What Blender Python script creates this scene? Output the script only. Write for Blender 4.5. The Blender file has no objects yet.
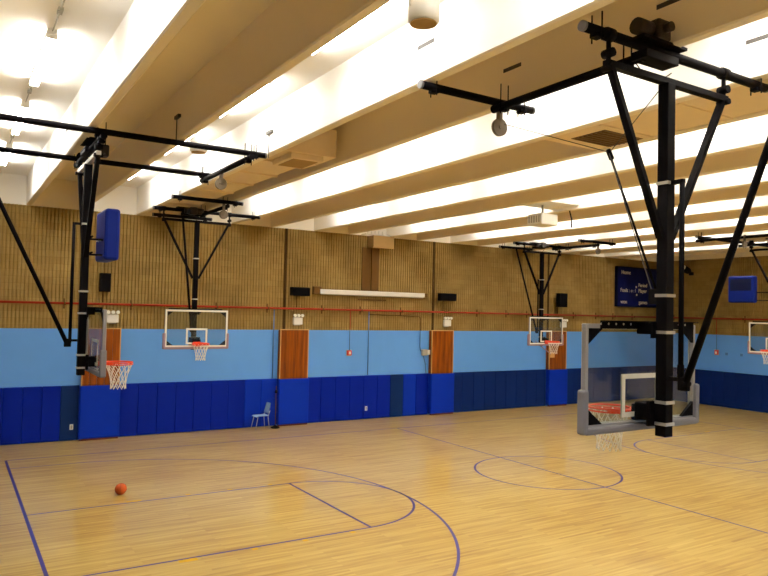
import bpy, bmesh, math, random
from mathutils import Vector, Matrix
random.seed(7)
PI = math.pi
SC = bpy.context.scene
COL = SC.collection

# ------------------------------------------------------------------ colours
def lin(c):
    return c / 12.92 if c <= 0.04045 else ((c + 0.055) / 1.055) ** 2.4
def rgb(r, g, b):
    return (lin(r / 255), lin(g / 255), lin(b / 255), 1)

# ---------------------------------------------------------------- materials
def mat(name, col, rough=0.6, metal=0.0, noise=0.06, nscale=6.0, coat=0.0, spec=0.4):
    m = bpy.data.materials.new(name)
    m.use_nodes = True
    nt = m.node_tree
    b = nt.nodes['Principled BSDF']
    b.inputs['Roughness'].default_value = rough
    b.inputs['Metallic'].default_value = metal
    b.inputs['Coat Weight'].default_value = coat
    b.inputs['Specular IOR Level'].default_value = spec
    tc = nt.nodes.new('ShaderNodeTexCoord')
    nz = nt.nodes.new('ShaderNodeTexNoise')
    nz.inputs['Scale'].default_value = nscale
    nz.inputs['Detail'].default_value = 3
    nt.links.new(tc.outputs['Object'], nz.inputs['Vector'])
    mx = nt.nodes.new('ShaderNodeMix')
    mx.data_type = 'RGBA'
    lo = tuple(max(0, c * (1 - noise)) for c in col[:3]) + (1,)
    hi = tuple(min(1, c * (1 + noise)) for c in col[:3]) + (1,)
    mx.inputs[6].default_value = lo
    mx.inputs[7].default_value = hi
    nt.links.new(nz.outputs['Fac'], mx.inputs[0])
    nt.links.new(mx.outputs[2], b.inputs['Base Color'])
    return m

def emit_mat(name, col, strength):
    m = bpy.data.materials.new(name)
    m.use_nodes = True
    nt = m.node_tree
    nt.nodes.clear()
    e = nt.nodes.new('ShaderNodeEmission')
    e.inputs['Color'].default_value = col
    e.inputs['Strength'].default_value = strength
    o = nt.nodes.new('ShaderNodeOutputMaterial')
    nt.links.new(e.outputs[0], o.inputs['Surface'])
    return m

def glass_mat(name):
    m = bpy.data.materials.new(name)
    m.use_nodes = True
    nt = m.node_tree
    nt.nodes.clear()
    t = nt.nodes.new('ShaderNodeBsdfTransparent')
    t.inputs['Color'].default_value = (0.84, 0.88, 0.88, 1)
    g = nt.nodes.new('ShaderNodeBsdfGlossy')
    g.inputs['Roughness'].default_value = 0.03
    d = nt.nodes.new('ShaderNodeBsdfDiffuse')
    d.inputs['Color'].default_value = (0.6, 0.63, 0.62, 1)
    lw = nt.nodes.new('ShaderNodeLayerWeight')
    pw = nt.nodes.new('ShaderNodeMath'); pw.operation = 'POWER'; pw.inputs[1].default_value = 5
    nt.links.new(lw.outputs['Facing'], pw.inputs[0])
    fr = nt.nodes.new('ShaderNodeMath'); fr.operation = 'MULTIPLY_ADD'
    fr.inputs[1].default_value = 0.6; fr.inputs[2].default_value = 0.022
    nt.links.new(pw.outputs[0], fr.inputs[0])
    a = nt.nodes.new('ShaderNodeMixShader')
    a.inputs[0].default_value = 0.02
    b = nt.nodes.new('ShaderNodeMixShader')
    o = nt.nodes.new('ShaderNodeOutputMaterial')
    nt.links.new(t.outputs[0], a.inputs[1]); nt.links.new(d.outputs[0], a.inputs[2])
    nt.links.new(fr.outputs[0], b.inputs[0])
    nt.links.new(a.outputs[0], b.inputs[1]); nt.links.new(g.outputs[0], b.inputs[2])
    nt.links.new(b.outputs[0], o.inputs['Surface'])
    return m

def floor_mat():
    m = bpy.data.materials.new('maple_floor')
    m.use_nodes = True
    nt = m.node_tree
    N, L = nt.nodes, nt.links
    b = N['Principled BSDF']
    tc = N.new('ShaderNodeTexCoord')
    br = N.new('ShaderNodeTexBrick')
    br.offset = 0.37; br.offset_frequency = 3
    br.inputs['Scale'].default_value = 1.0
    br.inputs['Brick Width'].default_value = 1.35
    br.inputs['Row Height'].default_value = 0.06
    br.inputs['Mortar Size'].default_value = 0.0012
    br.inputs['Mortar Smooth'].default_value = 0.2
    br.inputs['Color1'].default_value = (0, 0, 0, 1)
    br.inputs['Color2'].default_value = (1, 1, 1, 1)
    br.inputs['Mortar'].default_value = (0.0, 0.0, 0.0, 1)
    L.new(tc.outputs['Object'], br.inputs['Vector'])
    mp = N.new('ShaderNodeMapping')
    mp.inputs['Scale'].default_value = (0.55, 9.0, 1)
    L.new(tc.outputs['Object'], mp.inputs['Vector'])
    nz = N.new('ShaderNodeTexNoise')
    nz.inputs['Scale'].default_value = 1.6; nz.inputs['Detail'].default_value = 5
    L.new(mp.outputs[0], nz.inputs['Vector'])
    nb = N.new('ShaderNodeTexNoise')
    nb.inputs['Scale'].default_value = 0.35; nb.inputs['Detail'].default_value = 2
    L.new(tc.outputs['Object'], nb.inputs['Vector'])
    r1 = N.new('ShaderNodeValToRGB')
    e = r1.color_ramp.elements
    e[0].position = 0.0; e[0].color = FLOOR_D
    e[1].position = 1.0; e[1].color = FLOOR_L
    k = r1.color_ramp.elements.new(0.5); k.color = FLOOR_M
    sm = N.new('ShaderNodeMath'); sm.operation = 'MULTIPLY_ADD'
    L.new(br.outputs['Color'], sm.inputs[0]); sm.inputs[1].default_value = 0.34
    s2 = N.new('ShaderNodeMath'); s2.operation = 'MULTIPLY_ADD'
    L.new(nz.outputs['Fac'], s2.inputs[0]); s2.inputs[1].default_value = 1.1; s2.inputs[2].default_value = -0.27
    L.new(s2.outputs[0], sm.inputs[2])
    s3 = N.new('ShaderNodeMath'); s3.operation = 'MULTIPLY_ADD'
    L.new(nb.outputs['Fac'], s3.inputs[0]); s3.inputs[1].default_value = 0.5
    s4 = N.new('ShaderNodeMath'); s4.operation = 'SUBTRACT'
    L.new(sm.outputs[0], s4.inputs[0]); s4.inputs[1].default_value = 0.2
    L.new(s4.outputs[0], s3.inputs[2])
    L.new(s3.outputs[0], r1.inputs['Fac'])
    L.new(r1.outputs['Color'], b.inputs['Base Color'])
    b.inputs['Roughness'].default_value = 0.34
    b.inputs['Coat Weight'].default_value = 0.45
    b.inputs['Coat Roughness'].default_value = 0.13
    b.inputs['Coat IOR'].default_value = 1.45
    return m

def wood_mat(name, dark, light):
    m = bpy.data.materials.new(name)
    m.use_nodes = True
    nt = m.node_tree
    N, L = nt.nodes, nt.links
    b = N['Principled BSDF']
    tc = N.new('ShaderNodeTexCoord')
    mp = N.new('ShaderNodeMapping'); mp.inputs['Scale'].default_value = (9, 9, 0.7)
    L.new(tc.outputs['Object'], mp.inputs['Vector'])
    nz = N.new('ShaderNodeTexNoise'); nz.inputs['Scale'].default_value = 1.0; nz.inputs['Detail'].default_value = 4
    L.new(mp.outputs[0], nz.inputs['Vector'])
    r = N.new('ShaderNodeValToRGB')
    r.color_ramp.elements[0].position = 0.3; r.color_ramp.elements[0].color = dark
    r.color_ramp.elements[1].position = 0.7; r.color_ramp.elements[1].color = light
    L.new(nz.outputs['Fac'], r.inputs['Fac'])
    L.new(r.outputs[0], b.inputs['Base Color'])
    b.inputs['Roughness'].default_value = 0.5
    b.inputs['Specular IOR Level'].default_value = 0.15
    return m

def masonry_mat():
    m = bpy.data.materials.new('ribbed_brown_block')
    m.use_nodes = True
    nt = m.node_tree
    N, L = nt.nodes, nt.links
    b = N['Principled BSDF']
    tc = N.new('ShaderNodeTexCoord')
    # block units 0.4 x 0.2, colour drifting from block to block; x+y is the run along either wall
    sp = N.new('ShaderNodeSeparateXYZ'); L.new(tc.outputs['Object'], sp.inputs[0])
    ad = N.new('ShaderNodeMath'); L.new(sp.outputs[0], ad.inputs[0]); L.new(sp.outputs[1], ad.inputs[1])
    cb = N.new('ShaderNodeCombineXYZ'); L.new(ad.outputs[0], cb.inputs[0]); L.new(sp.outputs[2], cb.inputs[1])
    br = N.new('ShaderNodeTexBrick')
    br.inputs['Scale'].default_value = 1
    br.inputs['Brick Width'].default_value = 0.46
    br.inputs['Row Height'].default_value = 0.2
    br.inputs['Mortar Size'].default_value = 0.006
    br.inputs['Color1'].default_value = BRICK_A
    br.inputs['Color2'].default_value = BRICK_B
    br.inputs['Mortar'].default_value = BRICK_M
    L.new(cb.outputs[0], br.inputs['Vector'])
    nz = N.new('ShaderNodeTexNoise'); nz.inputs['Scale'].default_value = 1.3; nz.inputs['Detail'].default_value = 6
    L.new(tc.outputs['Object'], nz.inputs['Vector'])
    mx = N.new('ShaderNodeMix'); mx.data_type = 'RGBA'; mx.blend_type = 'MULTIPLY'
    mr = N.new('ShaderNodeMapRange')
    mr.inputs[1].default_value = 0.3; mr.inputs[2].default_value = 0.7
    mr.inputs[3].default_value = 0.78; mr.inputs[4].default_value = 1.12
    L.new(nz.outputs['Fac'], mr.inputs[0])
    mx.inputs[0].default_value = 1.0
    L.new(br.outputs['Color'], mx.inputs[6])
    L.new(mr.outputs[0], mx.inputs[7])
    L.new(mx.outputs[2], b.inputs['Base Color'])
    b.inputs['Roughness'].default_value = 0.9
    b.inputs['Specular IOR Level'].default_value = 0.15
    return m

FLOOR_D, FLOOR_M, FLOOR_L = rgb(146, 106, 42), rgb(188, 157, 80), rgb(212, 188, 110)
BRICK_A, BRICK_B, BRICK_M = rgb(158, 132, 77), rgb(148, 121, 68), rgb(142, 115, 64)
M = {}
M['floor'] = floor_mat()
M['line'] = mat('court_line_blue', rgb(52, 44, 130), 0.35, coat=0.3)
M['mark'] = mat('lane_mark_orange', rgb(206, 164, 0), 0.45, spec=.2)
M['brick'] = masonry_mat()
M['joint'] = mat('dark_joint', rgb(66, 46, 20), 0.9, spec=.05)
M['lightblue'] = mat('sky_blue_wall_paint', rgb(94, 156, 231), 0.5, noise=0.05, nscale=2.0)
M['pad_royal'] = mat('royal_blue_vinyl', rgb(3, 26, 128), 0.5, noise=0.08, nscale=3, spec=.06)
M['pad_bright'] = mat('bright_royal_vinyl', rgb(7, 40, 152), 0.5, noise=0.08, nscale=3, spec=.06)
M['pad_slate'] = mat('slate_navy_vinyl', rgb(14, 38, 84), 0.5, noise=0.08, nscale=3, spec=.06)
M['pad_navy'] = mat('navy_vinyl', rgb(10, 32, 86), 0.5, noise=0.1, nscale=3, spec=.06)
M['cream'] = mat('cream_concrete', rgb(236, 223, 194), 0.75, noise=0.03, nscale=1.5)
M['baylit'] = mat('lit_channel_white', rgb(250, 247, 240), 0.7, noise=0.015, nscale=1.5)  # whiter copy of the cream, with the lamps' light put into its colour
M['boxtan'] = mat('tan_wall_box_paint', rgb(158, 126, 74), 0.75)
M['tan'] = mat('tan_duct_paint', rgb(226, 204, 164), 0.6, noise=0.04)
M['wood'] = wood_mat('stained_pillar_planks', rgb(88, 37, 0), rgb(146, 74, 3))
M['wood_edge'] = mat('pale_wood_edge', rgb(206, 160, 90), 0.5)
M['black'] = mat('black_steel', rgb(9, 7, 9), 0.6, 0.0, noise=0.15, spec=0.04)
M['blackmatte'] = mat('matte_black_plastic', rgb(14, 12, 14), 0.7, spec=.06)
M['darkmotor'] = mat('greasy_brown_motor', rgb(30, 20, 14), 0.5, 0.0, noise=0.3, nscale=20)
M['silver'] = mat('silver_steel', rgb(200, 198, 190), 0.35, 0.7)
M['alu'] = mat('grey_frame_metal', rgb(150, 150, 152), 0.45, 0.35)
M['greypad'] = mat('grey_rubber_padding', rgb(112, 112, 120), 0.6)
M['mauvepad'] = mat('mauve_rubber_padding', rgb(150, 124, 138), 0.6)
M['whitepaint'] = mat('white_board_marking', rgb(236, 234, 222), 0.5)
M['glass'] = glass_mat('backboard_glass')
M['rim'] = mat('orange_red_rim', rgb(226, 62, 22), 0.4)
M['net'] = mat('white_net_cord', rgb(236, 232, 218), 0.8)
M['redpipe'] = mat('red_pipe_paint', rgb(150, 42, 20), 0.6, spec=.15)
M['red'] = mat('red_alarm_housing', rgb(205, 70, 70), 0.5)
M['ball'] = mat('orange_pebbled_rubber', rgb(186, 80, 18), 0.65, noise=0.15, nscale=60)
M['seam'] = mat('ball_seam_black', rgb(40, 22, 14), 0.7)
M['clockblue'] = mat('blue_clock_housing', rgb(6, 26, 104), 0.5, spec=.1)
M['clockface'] = mat('dark_clock_face', rgb(8, 14, 44), 0.5, spec=.1)
M['boardblue'] = mat('scoreboard_navy', rgb(12, 18, 70), 0.55, noise=0.45, nscale=2.5, spec=.1)
M['lettering'] = mat('cream_lettering', rgb(236, 226, 190), 0.6)
M['white'] = mat('white_housing', rgb(234, 232, 224), 0.5)
M['lens'] = mat('lamp_lens', rgb(250, 248, 235), 0.2)
M['grille'] = mat('dark_grille', rgb(96, 70, 40), 0.7)
M['conduit_blue'] = mat('blue_painted_conduit', rgb(66, 112, 170), 0.5)
M['conduit_brown'] = mat('brown_painted_conduit', rgb(94, 66, 30), 0.7, spec=.1)
M['greybox'] = mat('grey_steel_box', rgb(170, 166, 152), 0.5)
M['chairblue'] = mat('pale_blue_plastic', rgb(170, 200, 230), 0.45)
M['base_red'] = mat('dark_red_plinth', rgb(96, 36, 28), 0.6)
M['pulley'] = mat('worn_pulley_steel', rgb(104, 92, 74), 0.5, 0.1, noise=0.2, nscale=12)
M['cap'] = mat('dull_pipe_cap', rgb(96, 96, 98), 0.5)
M['slot'] = mat('steel_insert', rgb(62, 58, 54), 0.6)
M['tube'] = emit_mat('fluorescent_tube', (1.0, 0.965, 0.90, 1), 88.0)

# ------------------------------------------------------------------ helpers
INV = {}
def bm_new(): return bmesh.new()

def box(bm, x0, x1, y0, y1, z0, z1, bevel=0.0):
    t = bmesh.new()
    bmesh.ops.create_cube(t, size=1)
    for v in t.verts:
        v.co = Vector(((x0 + x1) / 2 + v.co.x * (x1 - x0), (y0 + y1) / 2 + v.co.y * (y1 - y0), (z0 + z1) / 2 + v.co.z * (z1 - z0)))
    if bevel > 0:
        bmesh.ops.bevel(t, geom=t.edges[:], offset=bevel, segments=2, affect='EDGES', profile=0.5)
    merge(bm, t)

def merge(bm, t, mx=None):
    me = bpy.data.meshes.new('tmp')
    if mx is not None: t.transform(mx)
    t.to_mesh(me); t.free()
    bm.from_mesh(me)
    bpy.data.meshes.remove(me)

def tube(bm, pts, r, n=10, closed=False):
    """sweep a circle of radius r along pts"""
    pts = [Vector(p) for p in pts]
    rings = []
    m = len(pts)
    for i, p in enumerate(pts):
        if closed:
            d = (pts[(i + 1) % m] - pts[i - 1])
        else:
            d = pts[min(i + 1, m - 1)] - pts[max(i - 1, 0)]
        d.normalize()
        a = Vector((0, 0, 1)) if abs(d.z) < 0.9 else Vector((1, 0, 0))
        u = d.cross(a).normalized(); w = d.cross(u).normalized()
        rr = r[i] if isinstance(r, (list, tuple)) else r
        rings.append([bm.verts.new(p + rr * (math.cos(2 * PI * k / n) * u + math.sin(2 * PI * k / n) * w)) for k in range(n)])
    for i in range(m if closed else m - 1):
        A, B = rings[i], rings[(i + 1) % m]
        for k in range(n):
            f = bm.faces.new((A[k], A[(k + 1) % n], B[(k + 1) % n], B[k])); f.smooth = n > 6
    if not closed:
        bm.faces.new(rings[0][::-1]); bm.faces.new(rings[-1])

def sqbar(bm, p, q, w, h, up=(0, 0, 1)):
    """rectangular bar between two points"""
    p, q = Vector(p), Vector(q)
    d = (q - p).normalized()
    a = Vector(up)
    if abs(d.dot(a)) > 0.95: a = Vector((1, 0, 0))
    u = d.cross(a).normalized(); v = u.cross(d).normalized()
    A = [bm.verts.new(p + sx * u * w / 2 + sy * v * h / 2) for sx, sy in ((-1, -1), (1, -1), (1, 1), (-1, 1))]
    B = [bm.verts.new(q + sx * u * w / 2 + sy * v * h / 2) for sx, sy in ((-1, -1), (1, -1), (1, 1), (-1, 1))]
    bm.faces.new(A[::-1]); bm.faces.new(B)
    for k in range(4): bm.faces.new((A[k], A[(k + 1) % 4], B[(k + 1) % 4], B[k]))

def obj(name, bm, material, parent=None):
    if parent is not None and parent.name in INV: bm.transform(INV[parent.name])
    bmesh.ops.recalc_face_normals(bm, faces=bm.faces[:])
    me = bpy.data.meshes.new(name)
    bm.to_mesh(me); bm.free()
    o = bpy.data.objects.new(name, me)
    COL.objects.link(o)
    ms = material if isinstance(material, list) else [material]
    for k in ms: me.materials.append(M[k])
    if parent is not None:
        o.parent = parent
        if parent.name in INV: INV[o.name] = INV[parent.name]
    return o

def tag(o, label, cat, group=None):
    o['label'] = label; o['category'] = cat
    if group: o['group'] = group
    return o

def thing(name, label, cat, loc=(0, 0, 0), group=None):
    o = bpy.data.objects.new(name, None)
    o.empty_display_size = 0.2
    COL.objects.link(o)
    o.location = loc
    INV[o.name] = Matrix.Translation(Vector(loc)).inverted()
    return tag(o, label, cat, group)

def struct(name, bm, material, parent=None):
    o = obj(name, bm, material, parent)
    o['kind'] = 'structure'
    return o

def B(*a, **k):
    bm = bm_new(); box(bm, *a, **k); return bm
def T(pts, r, n=10, closed=False):
    bm = bm_new(); tube(bm, pts, r, n, closed); return bm

def copy_tree(o, loc, label=None, group=None):
    r = o.copy(); COL.objects.link(r); r.location = loc
    if label: r['label'] = label
    if group: r['group'] = group
    for ch in o.children:
        c = ch.copy(); COL.objects.link(c); c.parent = r
        for g in ch.children:
            d = g.copy(); COL.objects.link(d); d.parent = c
    return r

# -------------------------------------------------------------- room layout
X0, X1 = -5.2, 28.9          # left and right wall
YF, YN = 9.4, -16.0          # far wall, wall behind the gallery
YG = -11.2                   # front of the gallery
ZB, ZC = 6.85, 7.70          # underside of beams, ceiling
ZL, ZP = 3.30, 1.62          # top of blue paint, top of pads

floor = struct('floor', B(X0, X1, YN, YF, -0.2, 0.0), 'floor')
# painted court lines
LW = 0.052
def strip(name, x0, y0, x1, y1, w=LW, m='line'):
    bm = bm_new()
    d = Vector((x1 - x0, y1 - y0, 0)); n = Vector((-d.y, d.x, 0)).normalized() * w / 2
    p, q = Vector((x0, y0, 0.0012)), Vector((x1, y1, 0.0012))
    bm.faces.new([bm.verts.new(v) for v in (p - n, q - n, q + n, p + n)])
    return obj(name, bm, m, floor)
def arc(name, cx, cy, r, a0, a1, w=LW, extra=0.0, sx=1):
    bm = bm_new()
    n = 96
    R = []
    for i in range(n + 1):
        a = a0 + (a1 - a0) * i / n
        R.append([(cx + (r + s * w / 2) * math.cos(a) * sx, cy + (r + s * w / 2) * math.sin(a)) for s in (-1, 1)])
    if extra:
        R = [[(R[0][0][0] - sx * extra, R[0][0][1]), (R[0][1][0] - sx * extra, R[0][1][1])]] + R
        R = R + [[(R[-1][0][0] - sx * extra, R[-1][0][1]), (R[-1][1][0] - sx * extra, R[-1][1][1])]]
    V = [[bm.verts.new((x, y, 0.0014)) for x, y in p] for p in R]
    for i in range(len(V) - 1): bm.faces.new((V[i][0], V[i][1], V[i + 1][1], V[i + 1][0]))
    return obj(name, bm, 'line', floor)
YS, XC, XL = 7.18, 11.9, 23.68
FT, RC, C3, R3 = 5.44, 1.84, 1.12, 6.15
strip('sideline', 0, YS, XL, YS); strip('sideline', 0, -YS, XL, -YS)
strip('center_line', XC, -YS, XC, YS)
arc('center_circle', 11.85, 0.03, RC, 0, 2 * PI)
for sx, ox in ((1, 0.0), (-1, XL)):
    strip('baseline', ox, -YS, ox, YS, 0.06)
    for s in (-1, 1):
        strip('lane_line', ox, s * RC, ox + sx * FT, s * RC)
        for px, w in ((2.0, 0.3), (3.12, 0.1), (4.05, 0.1), (5.0, 0.1)):
            strip('lane_mark', ox + sx * (px - w / 2), s * (RC + 0.08), ox + sx * (px + w / 2), s * (RC + 0.08), 0.13 if w > .2 else .1, 'mark')
    strip('free_throw_line', ox + sx * FT, -RC, ox + sx * FT, RC)
    arc('free_throw_circle', ox + sx * FT, 0, RC, -PI / 2, PI / 2, sx=sx)
    arc('three_point_line', ox + sx * C3, 0, R3, -PI / 2, PI / 2, extra=C3 - 0.03, sx=sx)

# walls --------------------------------------------------------------------
wall_far = struct('wall_far', B(X0 - .2, X1 + .2, YF + .002, YF + .3, 0, ZL), 'lightblue')

wall_right = struct('wall_right', B(X1 + .002, X1 + .3, YN, YF, 0, ZL), 'lightblue')
struct('upper_wall', B(X1 + .002, X1 + .3, YN, YF, ZB, ZC), 'cream', wall_right)
wall_left = struct('wall_left', B(X0 - .3, X0, YN, YF, 0, ZL), 'lightblue')
struct('upper_wall', B(X0 - .3, X0, YN, YF, ZL, ZC), 'brick', wall_left)
wall_near = struct('wall_near', B(X0 - .2, X1 + .2, YN - .3, YN, 0, ZC), 'brick')
gal = struct('wall_balcony', B(X0, X1, YG - .2, YG, 0, 2.3), 'lightblue')
struct('floor_balcony', B(X0, X1, YN, YG, 2.3, 2.5), 'cream')

def ribbed(along, a0, a1, base, out, z0, z1, pitch=0.102, depth=0.040):
    """vertical ribs moulded in the face of the blocks; along='x' or 'y'"""
    bm = bm_new()
    prof = []
    n = int((a1 - a0) / pitch)
    for i in range(n):
        a = a0 + i * pitch
        prof += [(a, 0.0), (a + pitch * .36, 0.0), (a + pitch * .44, depth), (a + pitch * .92, depth)]
    prof.append((a0 + n * pitch, 0.0)); prof.append((a1, 0.0))
    def P(a, d, z):
        return (a, base + out * d, z) if along == 'x' else (base + out * d, a, z)
    lo = [bm.verts.new(P(a, d, z0)) for a, d in prof]
    hi = [bm.verts.new(P(a, d, z1)) for a, d in prof]
    for i in range(len(prof) - 1):
        bm.faces.new((lo[i], lo[i + 1], hi[i + 1], hi[i]))
    # back and closing faces so that the masonry is solid
    bl = [bm.verts.new(P(a, -0.25, z)) for a, z in ((prof[0][0], z0), (prof[-1][0], z0), (prof[-1][0], z1), (prof[0][0], z1))]
    bm.faces.new(bl)
    bm.faces.new(lo + [bl[1], bl[0]]); bm.faces.new(hi + [bl[2], bl[3]])
    return bm
struct('ribbed_masonry', ribbed('x', X0, X1, YF + .042, -1, ZL, ZB), 'brick', wall_far)
struct('ribbed_masonry', ribbed('y', YN, YF, X1 + .042, -1, ZL, ZB), 'brick', wall_right)
for i, x in enumerate((-0.9, 8.55, 14.95, 21.3)):
    struct('trim_%d' % (i + 1), B(x - .045, x + .045, YF - .012, YF + .01, ZL, ZB), 'joint')

# pillars with plank cladding ------------------------------------------------
PIL = [2.56, 8.88, 15.32, 21.74]
PW = 0.525
for i, x in enumerate(PIL):
    p = struct('pillar', B(x - PW + .02, x + PW - .02, YF - .16, YF, 0, ZL - .02), 'lightblue')
    bm = bm_new()
    w = 2 * PW / 5
    for k in range(5):
        a = x - PW + k * w
        box(bm, a + .004, a + w - .004, YF - .2, YF - .16, ZP - .05, ZL, 0.004)
    box(bm, x - PW, x - PW + .02, YF - .17, YF, ZP - .05, ZL)
    box(bm, x + PW - .02, x + PW, YF - .17, YF, ZP - .05, ZL)
    struct('wood_cladding', bm, 'wood', p)
    bm = bm_new()
    for s in (-1, 1): box(bm, x + s * PW - .014, x + s * PW + .014, YF - .215, YF - .18, ZP, ZL)
    box(bm, x - PW - .02, x + PW + .02, YF - .22, YF - .16, ZL, ZL + .03)
    struct('edge_strip', bm, 'wood_edge', p)
    struct('plinth', B(x - PW - .02, x + PW + .02, YF - .25, YF - .16, 0, .06), 'base_red', p)

# padding --------------------------------------------------------------------
def pad_thing(m, label, group, w, along='x', cat='wall pad', name='wall_pad'):
    bm = bm_new()
    if along == 'x': box(bm, -w / 2 + .001, w / 2 - .001, -.055, 0, .012, ZP, 0.018)
    else: box(bm, -.055, 0, -w / 2 + .001, w / 2 - .001, .012, ZP, 0.018)
    o = obj(name, bm, m)
    return tag(o, label, cat, group)
def run(a0, a1, n, m, label, group, along='x', skip=()):
    first = None
    w = (a1 - a0) / n
    for i in range(n):
        if i in skip: continue
        c = a0 + (i + .5) * w
        loc = (c, YF, 0) if along == 'x' else (X1, c, 0)
        if first is None:
            first = pad_thing(m, label, group, w, along); first.location = loc
        else:
            o = first.copy(); COL.objects.link(o); o.location = loc
E1 = [p - PW - .03 for p in PIL]; E2 = [p + PW + .03 for p in PIL]
run(E1[0] - 5 * .5, E1[0], 5, 'pad_royal', 'royal blue upright wall pad left of the leftmost wooden pillar', 'pads left of the leftmost pillar', skip=(4,))
run(E1[0] - .5, E1[0], 1, 'pad_slate', 'darker slate blue wall pad against left side of leftmost wooden pillar', None)
wp = (E1[1] - E2[0]) / 9
run(E2[0], E1[1] - 2 * wp, 7, 'pad_royal', 'royal blue upright wall pad between first and second wooden pillars', 'royal pads between first and second pillar')
run(E1[1] - 2 * wp, E1[1], 2, 'pad_bright', 'brighter blue wall pad behind the pale chair, left of second pillar', 'bright pads behind the chair')
wp = (E1[2] - E2[1]) / 9
run(E2[1], E1[2], 9, 'pad_royal', 'royal blue upright wall pad between second and third wooden pillars', 'royal pads between second and third pillar', skip=(6, 7))
run(E2[1] + 6 * wp, E2[1] + 7 * wp, 1, 'pad_slate', 'dark slate blue wall pad, third to left of third pillar', None)
run(E2[1] + 7 * wp, E2[1] + 8 * wp, 1, 'pad_bright', 'brighter blue wall pad, second to left of third pillar', None)
run(E2[2], E1[3], 9, 'pad_navy', 'navy upright wall pad between third and fourth wooden pillars', 'navy pads between third and fourth pillar')
run(E2[3], X1 - .06, 10, 'pad_navy', 'navy wall pad on far wall between fourth pillar and right corner', 'navy pads from fourth pillar to corner')
run(1.6, YF - .06, 13, 'pad_navy', 'navy upright wall pad along the right end wall', 'navy pads on the right end wall', 'y')
ORD = ['leftmost wooden pillar', 'second wooden pillar from left, beside the chair', 'third wooden pillar from left', 'fourth wooden pillar, behind the rightmost far hoop']
for i, x in enumerate(PIL):
    bm = bm_new()
    # wrap of padding round the front and both sides
    box(bm, x - PW - .03, x + PW + .03, YF - .29, YF - .235, .06, ZP, .02)
    box(bm, x - PW - .05, x - PW - .002, YF - .27, YF - .06, .06, ZP, .015)
    box(bm, x + PW + .002, x + PW + .05, YF - .27, YF - .06, .06, ZP, .015)
    tag(obj('pillar_pad', bm, 'pad_bright'), 'bright royal blue pad wrapped around foot of ' + ORD[i], 'pillar pad')

# ceiling --------------------------------------------------------------------
PITCH = 3.07
BT = 0.15
# channels with lamps take the whiter colour standing in for lamp light, others cream
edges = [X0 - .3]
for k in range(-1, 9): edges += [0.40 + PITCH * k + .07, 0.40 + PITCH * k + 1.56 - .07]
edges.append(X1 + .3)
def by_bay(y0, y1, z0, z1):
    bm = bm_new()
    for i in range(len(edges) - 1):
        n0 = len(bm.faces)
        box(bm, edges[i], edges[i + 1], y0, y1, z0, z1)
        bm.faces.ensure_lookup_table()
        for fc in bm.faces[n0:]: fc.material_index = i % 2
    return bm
ceiling = struct('ceiling', by_bay(YN - .3, YF + .3, ZC, ZC + .1), ['baylit', 'cream'])
struct('upper_wall', by_bay(YF + .002, YF + .3, ZB, ZC), ['baylit', 'cream'], wall_far)
beams = []
for k in range(-1, 9):
    a = 0.40 + PITCH * k
    for x in (a, a + 1.56 - BT):
        bm = bm_new()
        # stem: slightly tapered
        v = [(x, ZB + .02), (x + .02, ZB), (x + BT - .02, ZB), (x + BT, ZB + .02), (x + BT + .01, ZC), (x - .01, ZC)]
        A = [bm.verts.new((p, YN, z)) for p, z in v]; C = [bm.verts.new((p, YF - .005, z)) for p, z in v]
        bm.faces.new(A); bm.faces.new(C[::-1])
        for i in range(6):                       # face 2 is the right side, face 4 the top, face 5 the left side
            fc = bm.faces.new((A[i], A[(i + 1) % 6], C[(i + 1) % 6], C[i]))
            if i == (5 if x == a else 3): fc.material_index = 1  # side facing the lamps gets the lit colour
        o = struct('beam', bm, ['cream', 'baylit'])
        beams.append((x, o))
for x, o in beams:
    if 3 < x < 7 or .2 < x < .6:
        for y in ((-8.5,) if x > 6 else (-6.1, -8.5) if x > 1 else (1.2,)):
            obj('steel_insert', B(x - .012, x - .002, y - .17, y + .17, 7.28, 7.33), 'slot', o)

# fluorescent strip lights
def fixture():
    t = thing('strip_light', '', 'strip light', (0, 0, ZC))
    obj('housing', B(-.06, .06, -1.22, 1.22, ZC - .07, ZC, .008), 'white', t)
    for s in (-1, 1):
        obj('tube', T([(s * .045, -1.18, ZC - .115), (s * .045, 1.18, ZC - .115)], .019, 8), 'tube', t)
    for e in (-1, 1): obj('lamp_holder', B(-.07, .07, e * 1.20 - .012, e * 1.20 + .012, ZC - .135, ZC - .06, .004), 'white', t)
    return t
fx = None
YLS = [-13.3, -9.4, -5.5, -1.6, 2.3, 6.2]
GL = ['fluorescent strip light in the ceiling bay at far left', 'fluorescent strip light in the bay of white pendant speakers',
      'fluorescent strip light in the bay left of the dark vent grille', 'fluorescent strip light in a bay beyond the dark vent grille']
for k in range(0, 9):
    cx = -0.33 + PITCH * k
    for y in YLS:
        lab = GL[min(k, 3)]
        grp = ['lights in far left bay', 'lights in speaker bay', 'lights left of vent bay', 'lights in farther bays'][min(k, 3)]
        if fx is None:
            fx = fixture(); fx.location = (cx, y, ZC); o = fx
        else: o = copy_tree(fx, (cx, y, ZC))
        o['label'] = lab; o['group'] = grp
for a, b in zip(YLS[2:], YLS[3:]):
    bm = T([(-.33, a + 1.22, ZC - .03), (-.33, b - 1.22, ZC - .03)], .010, 6)
    for y in (a + 1.9, b - 1.9): box(bm, -.36, -.30, y - .03, y + .03, ZC - .045, ZC)
    tag(obj('light_conduit', bm, 'greybox'), 'thin grey conduit linking two strip lights in far left bay', 'conduit', 'conduits between the far left strip lights')

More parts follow.
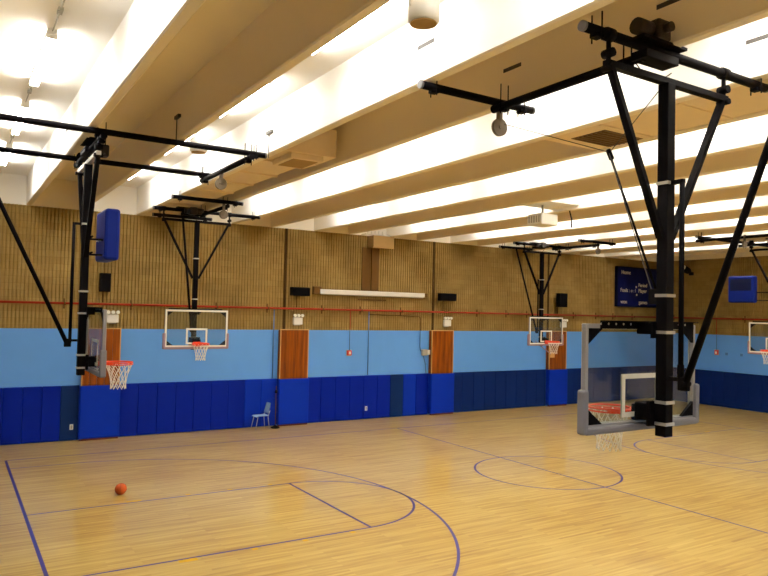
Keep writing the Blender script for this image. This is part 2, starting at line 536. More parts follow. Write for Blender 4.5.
# ------------------------------------------------------------------- hoops
def hoop(name_label, cx, cy, ang, cross, padmat, pipes, cable=True, darkbar=True, sh=0.0, fb=.29):
    """a ceiling-hung hoop; f = towards the court, l = to the left of f, z up"""
    t = thing('basketball_hoop', name_label, 'basketball hoop', (cx, cy, 0), 'ceiling hung basketball hoops')
    ca, sa = math.cos(ang), math.sin(ang)
    R = Matrix(((ca, -sa, 0, cx), (sa, ca, 0, cy), (0, 0, 1, 0), (0, 0, 0, 1)))
    def put(name, bm, m, parent=t):
        bm.transform(R)
        return obj(name, bm, m, parent)
    ZPi = ZB - .065
    # mast and its bands
    bm = B(-.0625, .0625, -.0625, .0625, 2.80, 6.47, .008)
    mast = put('mast', bm, 'black')
    for z in (5.42, 4.25, 3.87, 3.15, 2.93):
        bm = bm_new()
        box(bm, -.075, .071, -.071, .071, z - .016, z + .016)
        bm.faces.ensure_lookup_table()
        put('band', bm, 'silver', mast)
    # crossbar, V braces, hangers
    xb = put('crossbar', B(-.04, .04, sh - 1.0, sh + 1.0, 6.46, 6.53, .006), 'black' if darkbar else 'silver')
    for s in (-1, 1):
        bm = bm_new(); sqbar(bm, (0, sh + s * .93, 6.47), (0, s * .085, 4.85), .05, .075, (1, 0, 0))
        put('side_brace', bm, 'black')
        h = sh + s * .96
        bm = T([(0, h, 6.44), (0, h, ZPi)], .024, 8)
        tube(bm, [(-.06, h, 6.60), (.06, h, 6.60)], .045, 10)
        tube(bm, [(0, h - .05, ZPi), (0, h + .05, ZPi)], .066, 12)
        tube(bm, [(-.07, h, 6.46), (.07, h, 6.46)], .035, 10)
        put('hanger', bm, 'black')
    # strut behind the mast and the long rear brace
    bm = T([(-.19, 0, 3.36), (-.19, 0, 5.44)], .027, 10)
    for z in (3.40, 5.42): box(bm, -.21, -.07, -.025, .025, z - .02, z + .02)
    put('strut', bm, 'black')
    rf = pipes['rear']
    bm = T([(-.25, 0, 3.38), (rf, 0, ZPi)], .036, 10)
    put('rear_brace', bm, 'black')
    bm = B(-.28, -.17, -.032, .032, 3.29, 3.43, .01)
    tube(bm, [(-.24, -.06, 3.36), (-.24, .06, 3.36)], .032, 10)
    box(bm, -.21, -.17, -.03, .03, 3.42, 3.55)
    put('brace_joint', bm, 'black')
    # ceiling pipes
    for (f0, l0, f1, l1, dz) in pipes['pipes']:
        bm = T([(f0, l0, ZPi - dz), (f1, l1, ZPi - dz)], .05, 14)
        p = put('ceiling_pipe', bm, 'black')
        d = Vector((f1 - f0, l1 - l0, 0)).normalized()
        for e, (a, b) in ((1, (f0, l0)), (-1, (f1, l1))):
            q = Vector((a, b, ZPi - dz)) - d * .012 * e
            put('end_cap', T([q, q + d * .03 * e], .053, 14), 'cap' if dz == 0 else 'black', p)
        for a, b in ((f0, l0), (f1, l1)):
            bm = bm_new()
            e = 1 if (a, b) == (f0, l0) else -1
            q = Vector((a, b, ZPi - dz)) + d * .2 * e
            box(bm, q.x - .05, q.x + .05, q.y - .05, q.y + .05, q.z - .075, q.z - .03, .008)
            for s in (-1, 1):
                n = Vector((-d.y, d.x, 0)) * .062 * s
                tube(bm, [q + n + Vector((0, 0, -.11)), q + n + Vector((0, 0, .17 + dz))], .008, 6)
            put('pipe_clamp', bm, 'black', p)
    # winch on the main pipe
    wl = pipes['winch']
    bm = bm_new()
    box(bm, -.10, .10, wl - .26, wl + .26, ZPi - .14, ZPi - .052, .01)
    box(bm, -.1, .1, wl - .40, wl + .30, ZPi + .055, ZPi + .085)
    w = put('winch', bm, 'black')
    bm = bm_new()
    mf, mz = pipes.get('motor', (0, ZPi + .19))
    box(bm, mf - .12, mf + .12, wl - .11, wl + .10, mz - .11, mz + .10, .025)
    tube(bm, [(mf, wl + .10, mz), (mf, wl + .30, mz)], .085, 14)
    tube(bm, [(mf, wl - .24, mz - .02), (mf, wl - .10, mz - .02)], .07, 14)
    tube(bm, [(mf - .13, wl, mz), (mf - .2, wl, mz)], .05, 12)
    put('motor', bm, 'darkmotor', w)
    bm = T([(.02, wl - .3 + .6 * i / 12, ZPi - .17 - .13 * math.sin(PI * i / 12)) for i in range(13)], .006, 6)
    put('power_lead', bm, 'black', w)
    # pulley and hoist cable
    pf, pl = pipes['pulley']
    zp = ZPi - .33
    bm = T([(pf - .025, pl, zp), (pf + .025, pl, zp)], .115, 20) if cross else T([(pf, pl - .025, zp), (pf, pl + .025, zp)], .115, 20)
    tube(bm, [(pf - .04, pl, zp), (pf + .04, pl, zp)], .03, 10)
    box(bm, pf - .03, pf + .03, pl - .03, pl + .03, zp + .08, ZPi - .03, .005)
    put('pulley', bm, 'pulley')
    if cable:
        bm = T([(.07, .02, 4.25), (.72, .02, 5.86)], .013, 8)
        tube(bm, [(.69, .02, 5.80), (.74, .02, 5.91)], .03, 8)
        box(bm, .05, .16, -.06, .06, 4.16, 4.32, .01)
        put('lift_arm', bm, 'black')
        bm = T([(.72, .02, 5.88), (pf - .1, pl, zp + .02)], .006, 6)
        tube(bm, [(.72, .02, 5.88), (.02, .03, 6.46)], .005, 6)
        tube(bm, [(.70, .05, 5.86), (.12, .05, 4.30)], .006, 6)
        put('hoist_cable', bm, 'slot')
    # backboard
    W, z0, z1 = .90, 2.885, 3.945
    bb = put('backboard', B(fb - .006, fb + .006, -W + .02, W - .02, z0 + .02, z1 - .02), 'glass')
    bm = bm_new()
    for s in (-1, 1):
        a, b = sorted((s * W, s * (W - .045)))
        box(bm, fb - .04, fb + .012, a, b, z0, z1, .006)
    box(bm, fb - .04, fb + .012, -W + .045, W - .045, z0, z0 + .045)
    box(bm, fb - .04, fb + .012, -W + .045, W - .045, z1 - .045, z1)
    put('frame', bm, 'alu', bb)
    bm = bm_new()
    q = fb + .013
    for s in (-1, 1):
        a, b = sorted((s * (W - .004), s * (W - .055)))
        box(bm, q, q + .002, a, b, z0 + .004, z1 - .004)
    box(bm, q, q + .002, -W + .055, W - .055, z0 + .004, z0 + .055)
    box(bm, q, q + .002, -W + .055, W - .055, z1 - .055, z1 - .004)
    put('border', bm, 'whitepaint', bb)
    bm = bm_new()
    for d in (-.009, .007):
        for s in (-1, 1):
            a, b = sorted((s * .305, s * .255)); box(bm, fb + d, fb + d + .002, a, b, 2.97, 3.42)
        box(bm, fb + d, fb + d + .002, -.255, .255, 3.37, 3.42)
        box(bm, fb + d, fb + d + .002, -.255, .255, 2.97, 3.02)
    put('target_square', bm, 'whitepaint', bb)
    bm = bm_new()
    for s in (-1, 1):
        a, b = sorted((s * (W - .03), s * (W + .045))); box(bm, fb - .075, fb + .03, a, b, z0 - .05, z0 + .40, .025)
    box(bm, fb - .075, fb + .02, -W - .01, W + .01, z0 - .055, z0 + .025, .025)
    put('edge_padding', bm, padmat, bb)
    for s in (-1, 1):
        for zz, h in ((z1, -1), (z0, 1)):
            bm = bm_new()
            pts = [(s * (W - .045), zz + h * .045), (s * (W - .25), zz + h * .045), (s * (W - .045), zz + h * .20)]
            A = [bm.verts.new((fb - .045, a, b)) for a, b in pts]; C = [bm.verts.new((fb - .012, a, b)) for a, b in pts]
            bm.faces.new(A); bm.faces.new(C[::-1])
            for i in range(3): bm.faces.new((A[i], A[(i + 1) % 3], C[(i + 1) % 3], C[i]))
            put('gusset', bm, 'black', bb)
    # mounting: perforated angle along the top, arms to the mast, gooseneck below
    bm = bm_new()
    box(bm, fb - .05, fb - .04, sh - .80, sh + .74, z1 - .05, z1 + .035)
    box(bm, fb - .11, fb - .04, sh - .80, sh + .74, z1 + .025, z1 + .035)
    for s in (-1, 1): box(bm, .06, fb - .04, s * .1 - .02, s * .1 + .02, z1 - .1, z1 + .02)
    box(bm, .05, .075, -.13, .13, z1 - .14, z1 + .03)
    a = put('top_angle', bm, 'black')
    bm = bm_new()
    for i in range(-6, 7):
        if abs(i) > 1: tube(bm, [(fb - .052, i * .115, z1 + .0), (fb - .05, i * .115, z1 + .0)], .012, 8)
    put('bolt', bm, 'silver', a)
    bm = bm_new()
    box(bm, .06, .10, -.16, .16, 2.90, 3.16, .01)
    box(bm, .10, fb - .012, -.12, .12, 2.95, 3.13, .015)
    box(bm, fb + .008, fb + .03, -.11, .11, 2.93, 3.10, .006)
    put('gooseneck', bm, 'black')
    # rim
    rz, rr = 3.01, .2286
    rc = fb + .03 + .15 + rr
    pts = [(rc + rr * math.cos(2 * PI * i / 40), rr * math.sin(2 * PI * i / 40), rz) for i in range(40)]
    bm = T(pts, .0125, 8, True)
    tube(bm, [(rc + (rr + .006) * math.cos(2 * PI * i / 40), (rr + .006) * math.sin(2 * PI * i / 40), rz - .033) for i in range(40)], .010, 8, True)
    for s in (-1, 1):
        sqbar(bm, (fb + .03, s * .085, rz - .01), (rc - rr * .6, s * rr * .84, rz - .01), .02, .05)
    box(bm, fb + .03, rc - rr + .01, -.075, .075, rz - .045, rz + .005, .004)
    box(bm, fb + .028, fb + .042, -.10, .10, rz - .11, rz + .03, .004)
    rim = put('rim', bm, 'rim')
    # net: crossing cords of a funnel
    NL = [(0, .226), (.09, .190), (.18, .158), (.27, .138), (.36, .128), (.44, .132)]
    bm = bm_new()
    n = 12
    for d in (-1, 1):
        for i in range(n):
            pp = []
            for j, (h, r) in enumerate(NL):
                a = 2 * PI * (i + d * j * .5) / n
                pp.append((rc + r * math.cos(a), r * math.sin(a), rz - .03 - h))
            tube(bm, pp, .0055, 5)
    put('net', bm, 'net', rim)
    return t

# cross-court frame: pipes run along l, one link along f
def cross_pipes(l0, l1, m0, m1, lk, wl, pl):
    return dict(rear=-1.5, winch=wl, pulley=(2.28, pl), pipes=[(0, l0, 0, l1, 0), (2.3, m0, 2.3, m1, 0), (-1.5, -.9, -1.5, .9, 0), (0, lk, 2.3, lk, .10)])
HN = hoop('nearest hoop, its glass backboard seen from behind with grey padded edge', 4.93, -8.42, PI / 2, True, 'greypad',
     cross_pipes(-1.86, 1.28, -.30, 1.55, .38, .20, .30), sh=-.05)
HFL = hoop('far hoop hung over royal blue pads left of second pillar, white-bordered board facing camera', 4.62, 6.86, -PI / 2, True, 'mauvepad',
     dict(cross_pipes(-1.25, 1.9, -1.35, .5, .1, -.2, .0), motor=(.22, 6.76)), cable=False)
HFR = hoop('far hoop in front of the fourth pillar, white-bordered board facing camera', 18.5, 7.0, -PI / 2, True, 'mauvepad',
     dict(cross_pipes(-1.5, 1.6, -.45, 1.5, .6, -.2, .6), motor=(.22, 6.76)), cable=False)
def end_pipes():
    return dict(rear=-1.85, winch=0.0, pulley=(2.47, .25), motor=(.2, 6.74),
                pipes=[(-1.95, -1.25, 2.78, -1.25, 0), (-1.95, 1.25, 2.6, 1.25, 0), (-1.85, -1.25, -1.85, 1.25, .10), (0, -1.4, 0, 1.4, .10), (2.45, -1.45, 2.45, 1.4, .10)])
HL = hoop('hoop over the lane with the ball, backboard seen edge-on beside its black mast', 0.60, 0.0, 0.0, False, 'greypad', end_pipes(), False, False, fb=.22)
HR = hoop('hoop before the right end wall, white-bordered board beside a hung blue clock', 22.72, 0.0, PI, False, 'mauvepad', end_pipes(), False, fb=.22)

# hanger rods of the left end hoop
for x, xf in ((1.80, 1.80), (3.36, 3.465)):
    bm = T([(xf - .03, -1.25, ZB - .1), (xf - .03, -1.25, 7.22)], .009, 6)
    box(bm, xf - .045, xf + .005, -1.37, -1.13, 7.2, 7.25)
    obj('hanger_rod', bm, 'slot', HL)

# shot clocks ------------------------------------------------------------------
def shot_clock(x, y, z, s, label, ax):
    t = thing('shot_clock', label, 'shot clock', (x, y, z), 'blue shot clocks by the end hoops')
    obj('housing', B(x - .13, x + .13, y - .47, y + .47, z - .47, z + .47, .05), 'clockblue', t)
    obj('face', B(min(x + s * .13, x + s * .137), max(x + s * .13, x + s * .137), y - .38, y + .38, z - .05, z + .36), 'clockface', t)
    bm = bm_new()
    for zz in (-.1, -.38):
        tube(bm, [(x - s * .12, y - .3, z + zz), (ax, y - .3, z + zz)], .018, 8)
        tube(bm, [(ax, y - .3, z + zz), (ax, -.07, z + zz)], .018, 8)
    obj('arm', bm, 'black', t)
    obj('handle', T([(x - s * .13, y - .12, z - .1), (x - s * .17, y - .1, z - .1), (x - s * .17, y + .1, z - .1), (x - s * .13, y + .12, z - .1)], .012, 6), 'silver', t)
shot_clock(1.10, .78, 5.31, 1, 'blue shot clock box beside mast of the left end hoop', .70)
shot_clock(22.36, 1.06, 5.09, -1, 'blue shot clock with dark face beside the right end hoop', 22.62)

# ball ---------------------------------------------------------------------------
bx, by, br = 1.87, 2.56, .121
t = thing('basketball', 'orange basketball lying on the floor inside the left lane', 'ball', (bx, by, 0))
bm = bm_new(); bmesh.ops.create_uvsphere(bm, u_segments=28, v_segments=16, radius=br)
for f in bm.faces: f.smooth = True
bm.transform(Matrix.Translation((bx, by, br)))
obj('ball_skin', bm, 'ball', t)
bm = bm_new()
for rot in (Matrix.Rotation(.5, 4, 'X'), Matrix.Rotation(PI / 2, 4, 'Y') @ Matrix.Rotation(.3, 4, 'X'), Matrix.Rotation(PI / 2, 4, 'X')):
    tube(bm, [rot @ Vector((br * math.cos(2 * PI * i / 32), br * math.sin(2 * PI * i / 32), 0)) + Vector((bx, by, br)) for i in range(32)], .0022, 5, True)
obj('seam', bm, 'seam', t)

# chair ----------------------------------------------------------------------------
cx, cy = 7.60, 8.98
t = thing('chair', 'pale blue plastic chair facing left in front of blue pads', 'chair', (cx, cy, 0))
bm = bm_new()
g = [[bm.verts.new((cx - .22 + .44 * i / 8, cy - .22 + .44 * j / 8, .45 - .03 * math.sin(PI * j / 8) * math.sin(PI * i / 8) - (.03 if i == 0 else 0) + .02 * (i == 8))) for j in range(9)] for i in range(9)]
for i in range(8):
    for j in range(8): bm.faces.new((g[i][j], g[i + 1][j], g[i + 1][j + 1], g[i][j + 1])).smooth = True
bmesh.ops.solidify(bm, geom=bm.faces[:], thickness=.015)
obj('seat', bm, 'chairblue', t)
bm = bm_new()
g = [[bm.verts.new((cx + .20 + .09 * i / 8 + .03 * math.cos(PI * (j - 4) / 8), cy + (.20 - .03 * (i / 8) ** 3) * (j - 4) / 4, .52 + .34 * i / 8)) for j in range(9)] for i in range(9)]
for i in range(8):
    for j in range(8): bm.faces.new((g[i][j], g[i + 1][j], g[i + 1][j + 1], g[i][j + 1])).smooth = True
bmesh.ops.solidify(bm, geom=bm.faces[:], thickness=.015)
obj('backrest', bm, 'chairblue', t)
for sx, sy in ((-1, -1), (-1, 1), (1, -1), (1, 1)):
    pts = [(cx + sx * .15, cy + sy * .17, .43), (cx + sx * .24, cy + sy * .21, 0)]
    if sx > 0: pts = [(cx + .27, cy + sy * .17, .62), (cx + .20, cy + sy * .18, .42), (cx + .25, cy + sy * .21, 0)]
    obj('leg', T(pts, .012, 8), 'silver', t)

# stand --------------------------------------------------------------------------------
sx, sy = 8.12, 8.92
t = thing('pole_stand', 'thin dark pole stand on a round base between chair and pillar', 'stand', (sx, sy, 0))
obj('base', T([(sx, sy, 0), (sx, sy, .03), (sx, sy, .05), (sx, sy, .09)], [.15, .15, .1, .03], 20), 'blackmatte', t)
obj('pole', T([(sx, sy, .08), (sx, sy, 1.42)], .014, 8), 'conduit_brown', t)
obj('head', T([(sx, sy, 1.18), (sx, sy, 1.28)], .045, 10), 'blackmatte', t)

# sprinkler pipe ------------------------------------------------------------------------
ZS = 4.05
def pipe_run(pts, label, cl):
    t = thing('sprinkler_pipe', label, 'pipe', pts[0])
    obj('pipe', T(pts, .035, 10), 'redpipe', t)
    for (x, y) in cl:
        bm = bm_new()
        if abs(y - pts[0][1]) < .05:
            box(bm, x - .03, x + .03, y - .045, YF, ZS - .05, ZS - .035); box(bm, x - .02, x + .02, YF - .03, YF, ZS - .16, ZS + .14)
            tube(bm, [(x - .02, y, ZS), (x + .02, y, ZS)], .046, 10)
        else:
            pass
        obj('bracket', bm, 'conduit_brown', t)
    return t
sp = pipe_run([(X0, YF - .13, ZS), (X1 - .15, YF - .13, ZS)], 'long red sprinkler pipe running across the far brick wall', [(x, YF - .13) for x in [-.4, 1.5, 3.4, 6.1, 7.9, 10, 11.6, 13.4, 17.2, 18.8, 20.0, 22.9, 24.4, 25.6, 27]])
t = thing('sprinkler_pipe', 'red sprinkler pipe running along the right end wall', 'pipe', (X1 - .13, 0, ZS))
obj('pipe', T([(X1 - .13, YN + .1, ZS), (X1 - .13, YF - .2, ZS)], .035, 10), 'redpipe', t)
for y in (1.0, 3.0, 4.8, 6.6, 8.4):
    bm = B(X1 - .175, X1, y - .03, y + .03, ZS - .05, ZS - .035); box(bm, X1 - .03, X1, y - .02, y + .02, ZS - .16, ZS + .14)
    tube(bm, [(X1 - .13, y - .02, ZS), (X1 - .13, y + .02, ZS)], .046, 10)
    obj('bracket', bm, 'conduit_brown', t)

# fire alarms with their drops
t = thing('fire_alarm', 'red fire alarm on the pale blue far wall below red conduit', 'fire alarm', (11.17, YF, 2.47))
obj('housing', B(11.08, 11.26, YF - .07, YF, 2.38, 2.56, .015), 'red', t)
obj('mounting_plate', B(11.06, 11.28, YF - .012, YF, 2.36, 2.58, .004), 'greybox', t)
obj('lens', B(11.13, 11.21, YF - .085, YF - .07, 2.42, 2.52, .005), 'whitepaint', t)
obj('conduit', T([(11.17, YF - .035, 2.56), (11.17, YF - .035, 3.32)], .014, 8), 'conduit_blue', t)
obj('upper_conduit', T([(11.17, YF - .045, 3.32), (11.17, YF - .045, ZS)], .016, 8), 'redpipe', t)
t = thing('fire_alarm', 'red fire alarm on the right end wall beside the rightmost hoop', 'fire alarm', (X1, 6.14, 2.47))
obj('housing', B(X1 - .07, X1, 6.05, 6.23, 2.38, 2.59, .015), 'red', t)
obj('mounting_plate', B(X1 - .012, X1, 6.03, 6.25, 2.36, 2.61, .004), 'greybox', t)
obj('lens', B(X1 - .085, X1 - .07, 6.10, 6.18, 2.42, 2.52, .005), 'whitepaint', t)
obj('conduit', T([(X1 - .035, 6.14, 2.56), (X1 - .035, 6.14, 3.32)], .014, 8), 'conduit_blue', t)
obj('upper_conduit', T([(X1 - .045, 6.14, 3.32), (X1 - .045, 6.14, ZS)], .014, 8), 'redpipe', t)
for y, lab in ((5.65, 'small dark wall box nearest the right-wall fire alarm'), (4.94, 'small dark wall box nearest the rightmost hoop')):
    tag(obj('wall_outlet', B(X1 - .04, X1, y - .06, y + .06, 2.38, 2.50, .008), 'conduit_blue'), lab, 'outlet')

# conduits on the far wall
for x, z0, z1, lab in ((8.16, 1.64, 4.0, 'blue conduit down the wall just left of second pillar'),
                       (11.98, 1.64, 4.0, 'blue conduit down the wall right of the red fire alarm')):
    tag(obj('conduit', T([(x, YF - .028, z0), (x, YF - .028, z1)], .018, 8), 'conduit_blue'), lab, 'conduit')
t = thing('switch_box', 'grey electrical box with conduit on blue wall left of third pillar', 'electrical box', (14.55, YF, 2.45))
obj('housing', B(14.42, 14.66, YF - .12, YF, 2.33, 2.57, .015), 'greybox', t)
obj('cover', B(14.68, 14.86, YF - .09, YF, 2.36, 2.54, .01), 'white', t)
obj('conduit', T([(14.38, YF - .03, 2.50), (14.34, YF - .03, 2.7), (14.34, YF - .03, 3.30)], .016, 8), 'conduit_blue', t)
obj('upper_conduit', T([(14.34, YF - .04, 3.30), (14.34, YF - .04, 3.78), (14.26, YF - .04, 3.86), (12.0, YF - .04, 3.9)], .016, 8), 'conduit_brown', t)
obj('lower_conduit', T([(14.50, YF - .03, 2.35), (14.62, YF - .03, 2.0), (14.66, YF - .03, 1.62)], .014, 8), 'conduit_blue', t)
t = thing('wall_plate', 'tan wall plate on the fourth pillar with grey cable', 'wall plate', (21.36, YF - .2, 2.25))
obj('plate', B(21.26, 21.52, YF - .235, YF - .2, 2.15, 2.38, .008), 'wood_edge', t)
obj('cable', T([(20.55, YF - .02, 2.85), (20.9, YF - .05, 2.62), (21.14, YF - .15, 2.44), (21.28, YF - .225, 2.3)], .022, 8), 'mauvepad', t)
for x, z, lab in ((11.93, .40, 'white socket plate low on the pads between second and third pillars'), (1.82, .40, 'white socket plate low on slate pad beside leftmost pillar')):
    t = thing('socket_plate', lab, 'socket', (x, YF - .055, z))
    obj('plate', B(x - .05, x + .05, YF - .068, YF - .055, z - .08, z + .08, .004), 'white', t)
    obj('outlet', B(x - .025, x + .025, YF - .072, YF - .068, z - .05, z + .05, .003), 'greybox', t)

# emergency lights
def emergency(x, y, z, label):
    t = thing('emergency_light', label, 'emergency light', (x, y, z), 'white emergency lights above pillars')
    obj('housing', B(x - .17, x + .17, y - .1, y, z - .17, z + .08, .015), 'white', t)
    obj('mounting_plate', B(x - .12, x + .12, y - .01, y + .02, z - .2, z + .11), 'greybox', t)
    for k in (-1, 0, 1):
        h = obj('lamp_head', T([(x + k * .14, y - .16, z + .15), (x + k * .14, y - .10, z + .15), (x + k * .14, y - .04, z + .15)], [.055, .055, .03], 12), 'whitepaint', t)
        obj('lens', T([(x + k * .14, y - .165, z + .15), (x + k * .14, y - .16, z + .15)], .045, 12), 'lens', h)
for x, lab in ((2.86, 'leftmost pillar, behind the left end hoop'), (9.04, 'second pillar beside chair'), (15.62, 'third pillar'), (22.2, 'fourth pillar behind a hoop')):
    emergency(x, YF - .02, 3.66, 'white two-lamp emergency light on brick above ' + lab)
t = thing('floodlight', 'dark wall floodlight on right end wall brick, near the ceiling', 'floodlight', (X1, 7.66, 6.4))
obj('body', T([(X1 - .02, 7.5, 6.25), (X1 - .12, 7.55, 6.3), (X1 - .35, 7.66, 6.43)], [.06, .15, .17], 14), 'blackmatte', t)
obj('lens', T([(X1 - .35, 7.66, 6.43), (X1 - .39, 7.68, 6.455)], .15, 14), 'lens', t)
obj('mount_bracket', B(X1 - .12, X1, 7.35, 7.55, 6.1, 6.25, .01), 'blackmatte', t)

# loudspeakers
def speaker(x0, x1, z0, z1, d, label):
    xm = (x0 + x1) / 2
    t = thing('loudspeaker', label, 'loudspeaker', (xm, YF, z0))
    obj('cabinet', B(x0, x1, YF - .16 - d, YF - .16, z0, z1, .02), 'blackmatte', t)
    obj('grille', B(x0 + .03, x1 - .03, YF - .172 - d, YF - .16 - d, z0 + .03, z1 - .03, .005), 'black', t)
    bm = B(xm - .06, xm + .06, YF - .17, YF, (z0 + z1) / 2 - .05, (z0 + z1) / 2 + .05)
    tube(bm, [(xm, YF - .03, z0 + .1), (xm, YF - .03, 4.1)], .018, 8)
    obj('bracket', bm, 'conduit_brown', t)
speaker(8.66, 9.34, 4.50, 4.80, .25, 'black wide loudspeaker on brick above second pillar')
speaker(15.05, 15.82, 4.50, 4.80, .25, 'black wide loudspeaker on brick above third pillar')
speaker(21.62, 22.1, 4.40, 5.02, .25, 'black upright loudspeaker above fourth pillar, right of a hoop mast')
speaker(2.42, 2.72, 4.42, 4.98, .25, 'black upright loudspeaker above leftmost pillar, under the blue clock')

# screen case
t = thing('projection_screen', 'long white projection screen case mounted on the brick wall', 'projection screen', (12.1, YF, 4.7))
obj('case', B(9.85, 14.42, YF - .18, YF - .04, 4.60, 4.77, .02), 'white', t)
bm = B(9.60, 9.90, YF - .16, YF, 4.58, 4.86, .01)
obj('end_bracket', bm, 'conduit_brown', t)
obj('end_bracket', B(14.42, 14.6, YF - .12, YF, 4.64, 4.76, .01), 'conduit_brown', t)
obj('pull_bar', T([(9.9, YF - .11, 4.59), (14.38, YF - .11, 4.59)], .018, 8), 'greybox', t)

# tan box and two flat brown strips below it
t = thing('air_box', 'tan box high on the brick wall above brown strips', 'vent box', (12.2, YF, 6.4))
obj('housing', B(11.85, 12.75, YF - .45, YF, 6.41, 6.84, .015), 'boxtan', t)
obj('flange', B(11.82, 12.78, YF - .46, YF - .40, 6.38, 6.42), 'boxtan', t)
t = thing('brown_strips', 'brown vertical strips on brick below the tan box', 'trunking', (12, YF, 4.8))
obj('channel', B(11.62, 12.0, YF - .05, YF, 4.80, 6.40, .006), 'conduit_brown', t)
obj('channel', B(12.03, 12.36, YF - .05, YF, 4.80, 6.40, .006), 'conduit_brown', t)
obj('mounting_strip', B(11.5, 12.7, YF - .06, YF, 4.42, 4.47), 'conduit_brown', t)
bm = bm_new()
bm_ = [(11.66 + .16 * i) for i in range(6)]
for x in bm_: tube(bm, [(x, YF - .34, ZB + .01), (x, YF - .34, ZB + .16)], .016, 6)
tube(bm, [(11.6, YF - .34, ZB + .02), (12.6, YF - .34, ZB + .02)], .02, 6)
box(bm, 11.58, 11.62, YF - .36, YF, ZB + .005, ZB + .05); box(bm, 12.58, 12.62, YF - .36, YF, ZB - .01, ZB + .05)
tag(obj('hook_rail', bm, 'white'), 'white rail of short hooks above the tan wall box', 'hook rail')

# scoreboard ------------------------------------------------------------------------------
t = thing('scoreboard', 'dark blue scoreboard with cream lettering high on the far brick wall', 'scoreboard', (26.7, YF, 4.55))
obj('panel', B(25.76, 28.72, YF - .14, YF, 4.56, 6.42, .015), 'boardblue', t)
bm = bm_new()
for a in ((25.72, 25.78, 4.52, 6.46), (28.70, 28.76, 4.52, 6.46), (25.72, 28.76, 4.52, 4.58), (25.72, 28.76, 6.40, 6.46)):
    box(bm, a[0], a[1], YF - .16, YF, a[2], a[3])
obj('frame', bm, 'clockface', t)
def text(s, x, z, h, parent, name='lettering'):
    c = bpy.data.curves.new('t', 'FONT'); c.body = s; c.size = h; c.extrude = .004
    o = bpy.data.objects.new('t', c); COL.objects.link(o)
    dg = bpy.context.evaluated_depsgraph_get()
    me = bpy.data.meshes.new_from_object(o.evaluated_get(dg))
    bpy.data.objects.remove(o)
    bm = bm_new(); bm.from_mesh(me)
    bm.transform(Matrix.Translation((x, YF - .146, z)) @ Matrix.Rotation(PI / 2, 4, 'X'))
    return obj(name, bm, 'lettering', parent)
text('Home', 26.02, 6.10, .27, t)
text('Period', 27.28, 5.52, .25, t)
text('Fouls', 25.96, 5.24, .26, t)
text(': o : l', 26.60, 5.24, .24, t)
text('Player', 27.28, 5.24, .26, t)
text(': o', 28.22, 5.24, .24, t)
text('won', 25.98, 4.68, .27, t)
text('games', 27.32, 4.68, .26, t)
for x, z in ((27.12, 5.50), (27.16, 5.12)):
    obj('indicator_lamp', T([(x, YF - .15, z), (x, YF - .14, z)], .05, 12), 'lettering', t)

# pendant speakers in the second lit bay
def pendant(x, y, z, label):
    t = thing('pendant_speaker', label, 'pendant speaker', (x, y, z))
    obj('can', T([(x, y, z + .02), (x, y, z), (x, y, z + .02), (x, y, z + .26), (x, y, z + .30)], [.11, .14, .155, .155, .10], 28), 'white', t)
    obj('grille', T([(x, y, z - .006), (x, y, z + .004)], .132, 28), 'boxtan', t)
    obj('strap', T([(x - .165, y, z + .14), (x - .165, y, z + .40), (x, y, z + .46), (x + .165, y, z + .40), (x + .165, y, z + .14)], .012, 8), 'white', t)
    obj('stem', T([(x, y, z + .45), (x, y, ZC)], .014, 8), 'white', t)
pendant(2.50, -7.42, 6.87, 'white pendant speaker hanging at the top edge, nearest of two')
pendant(2.50, -.1, 6.93, 'white pendant speaker behind the left end hoop pipes')

# duct in the second dark bay -----------------------------------------------------------
a = 0.40 + PITCH
t = thing('air_duct', 'tan air duct with square diffuser running between beams to far wall', 'air duct', (a + .8, 3, 7.3))
ys = [YF - .02, 8.1, 6.8, 5.4, 4.0, 2.6, 1.2, -.2, -1.0]
obj('duct_body', B(a + .19, a + 1.16, ys[-1], ys[0], 6.96, 7.5), 'tan', t)
for y in ys[1:-1]: obj('joint_flange', B(a + .17, a + 1.18, y - .03, y + .03, 6.925, 7.53), 'tan', t)
obj('end_box', B(a + .19, a + 1.22, -1.50, -.55, 6.88, 7.4, .01), 'tan', t)
bm = B(a + .32, a + .98, -1.45, -.60, 6.78, 6.98, .01)
obj('diffuser', bm, 'tan', t)
obj('diffuser_grille', B(a + .40, a + .90, -1.37, -.68, 6.772, 6.782), 'boxtan', t)
# duct with dark grille in the third dark bay
a = 0.40 + 2 * PITCH
t = thing('air_duct', 'tan air duct ending in dark vent grille, behind nearest hoop', 'air duct', (a + .8, -8, 7.2))
ys = [-4.85, -6.0, -7.3, -8.6, -9.9, -11.2, -13.0]
obj('duct_body', B(a + .19, a + 1.38, ys[-1], ys[0], 6.87, 7.35), 'tan', t)
for y in ys[1:-1]: obj('joint_flange', B(a + .175, a + 1.395, y - .025, y + .025, 6.85, 7.37), 'tan', t)
bm = bm_new()
for k in range(7): box(bm, a + .5, a + 1.34, -5.78 + k * .09, -5.755 + k * .09, 6.85, 6.862)
obj('grille', B(a + .47, a + 1.36, -5.84, -5.16, 6.862, 6.874), 'grille', t)
obj('grille_slat', bm, 'conduit_brown', t)

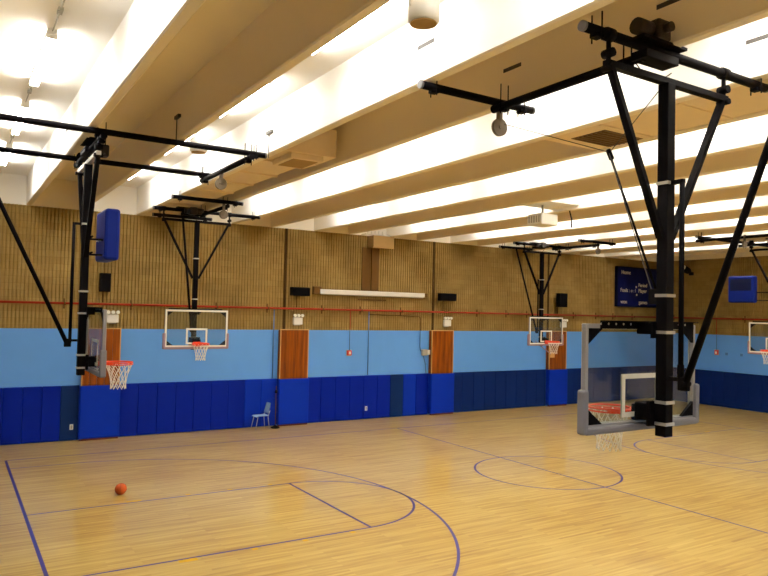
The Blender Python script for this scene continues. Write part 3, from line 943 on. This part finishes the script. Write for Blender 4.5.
# projector -------------------------------------------------------------------------------
px, py = 11.95, .42
t = thing('projector', 'white ceiling projector hanging under a white plate', 'projector', (px, py, 6.55))
obj('body', B(px - .3, px + .3, py - .27, py + .27, 6.40, 6.70, .03), 'white', t)
obj('lens', T([(px - .02, py + .26, 6.55), (px - .02, py + .34, 6.55)], .08, 16), 'blackmatte', t)
bm = bm_new()
for k in range(5): box(bm, px - .305, px - .298, py - .2 + k * .09, py - .15 + k * .09, 6.46, 6.64)
obj('vent', bm, 'greybox', t)
obj('mount_post', T([(px, py, 6.70), (px, py, 6.96)], .03, 10), 'greybox', t)
obj('ceiling_plate', B(11.22, 12.68, py - .6, py + .4, 6.95, 6.98), 'white', t)
obj('cable', T([(px + .7, py - .3, 6.84), (px + .74, py - .34, 6.6), (px + .72, py - .36, 6.38)], .02, 6), 'blackmatte', t)

# ------------------------------------------------------------------- camera and world
yaw, pitch, roll, F = .559, .034, .023, 693.3
f = Vector((math.sin(yaw) * math.cos(pitch), math.cos(yaw) * math.cos(pitch), math.sin(pitch)))
r = Vector((math.cos(yaw), -math.sin(yaw), 0)); u = r.cross(f)
r2 = r * math.cos(roll) + u * math.sin(roll); u2 = -r * math.sin(roll) + u * math.cos(roll)
cam = bpy.data.cameras.new('camera')
cam.sensor_fit = 'HORIZONTAL'; cam.sensor_width = 36; cam.lens = 36 * F / 768
cam.clip_start = .05; cam.clip_end = 200
co = bpy.data.objects.new('camera', cam)
COL.objects.link(co)
mw = Matrix(((r2.x, u2.x, -f.x, -1.364), (r2.y, u2.y, -f.y, -12.975), (r2.z, u2.z, -f.z, 4.018), (0, 0, 0, 1)))
co.matrix_world = mw
SC.camera = co
w = bpy.data.worlds.new('world'); SC.world = w
w.use_nodes = True
w.node_tree.nodes['Background'].inputs[0].default_value = (0.5, 0.45, 0.4, 1)
w.node_tree.nodes['Background'].inputs[1].default_value = 0.02
SC.view_settings.view_transform = 'Standard'
SC.view_settings.look = 'None'
SC.view_settings.gamma = 1
SC.view_settings.exposure = 0.0
SC.view_settings.use_curve_mapping = False
SC.cycles.use_denoising = True
SC.cycles.max_bounces = 10
SC.cycles.diffuse_bounces = 6
SC.cycles.transparent_max_bounces = 16
SC.cycles.sample_clamp_indirect = 6.0
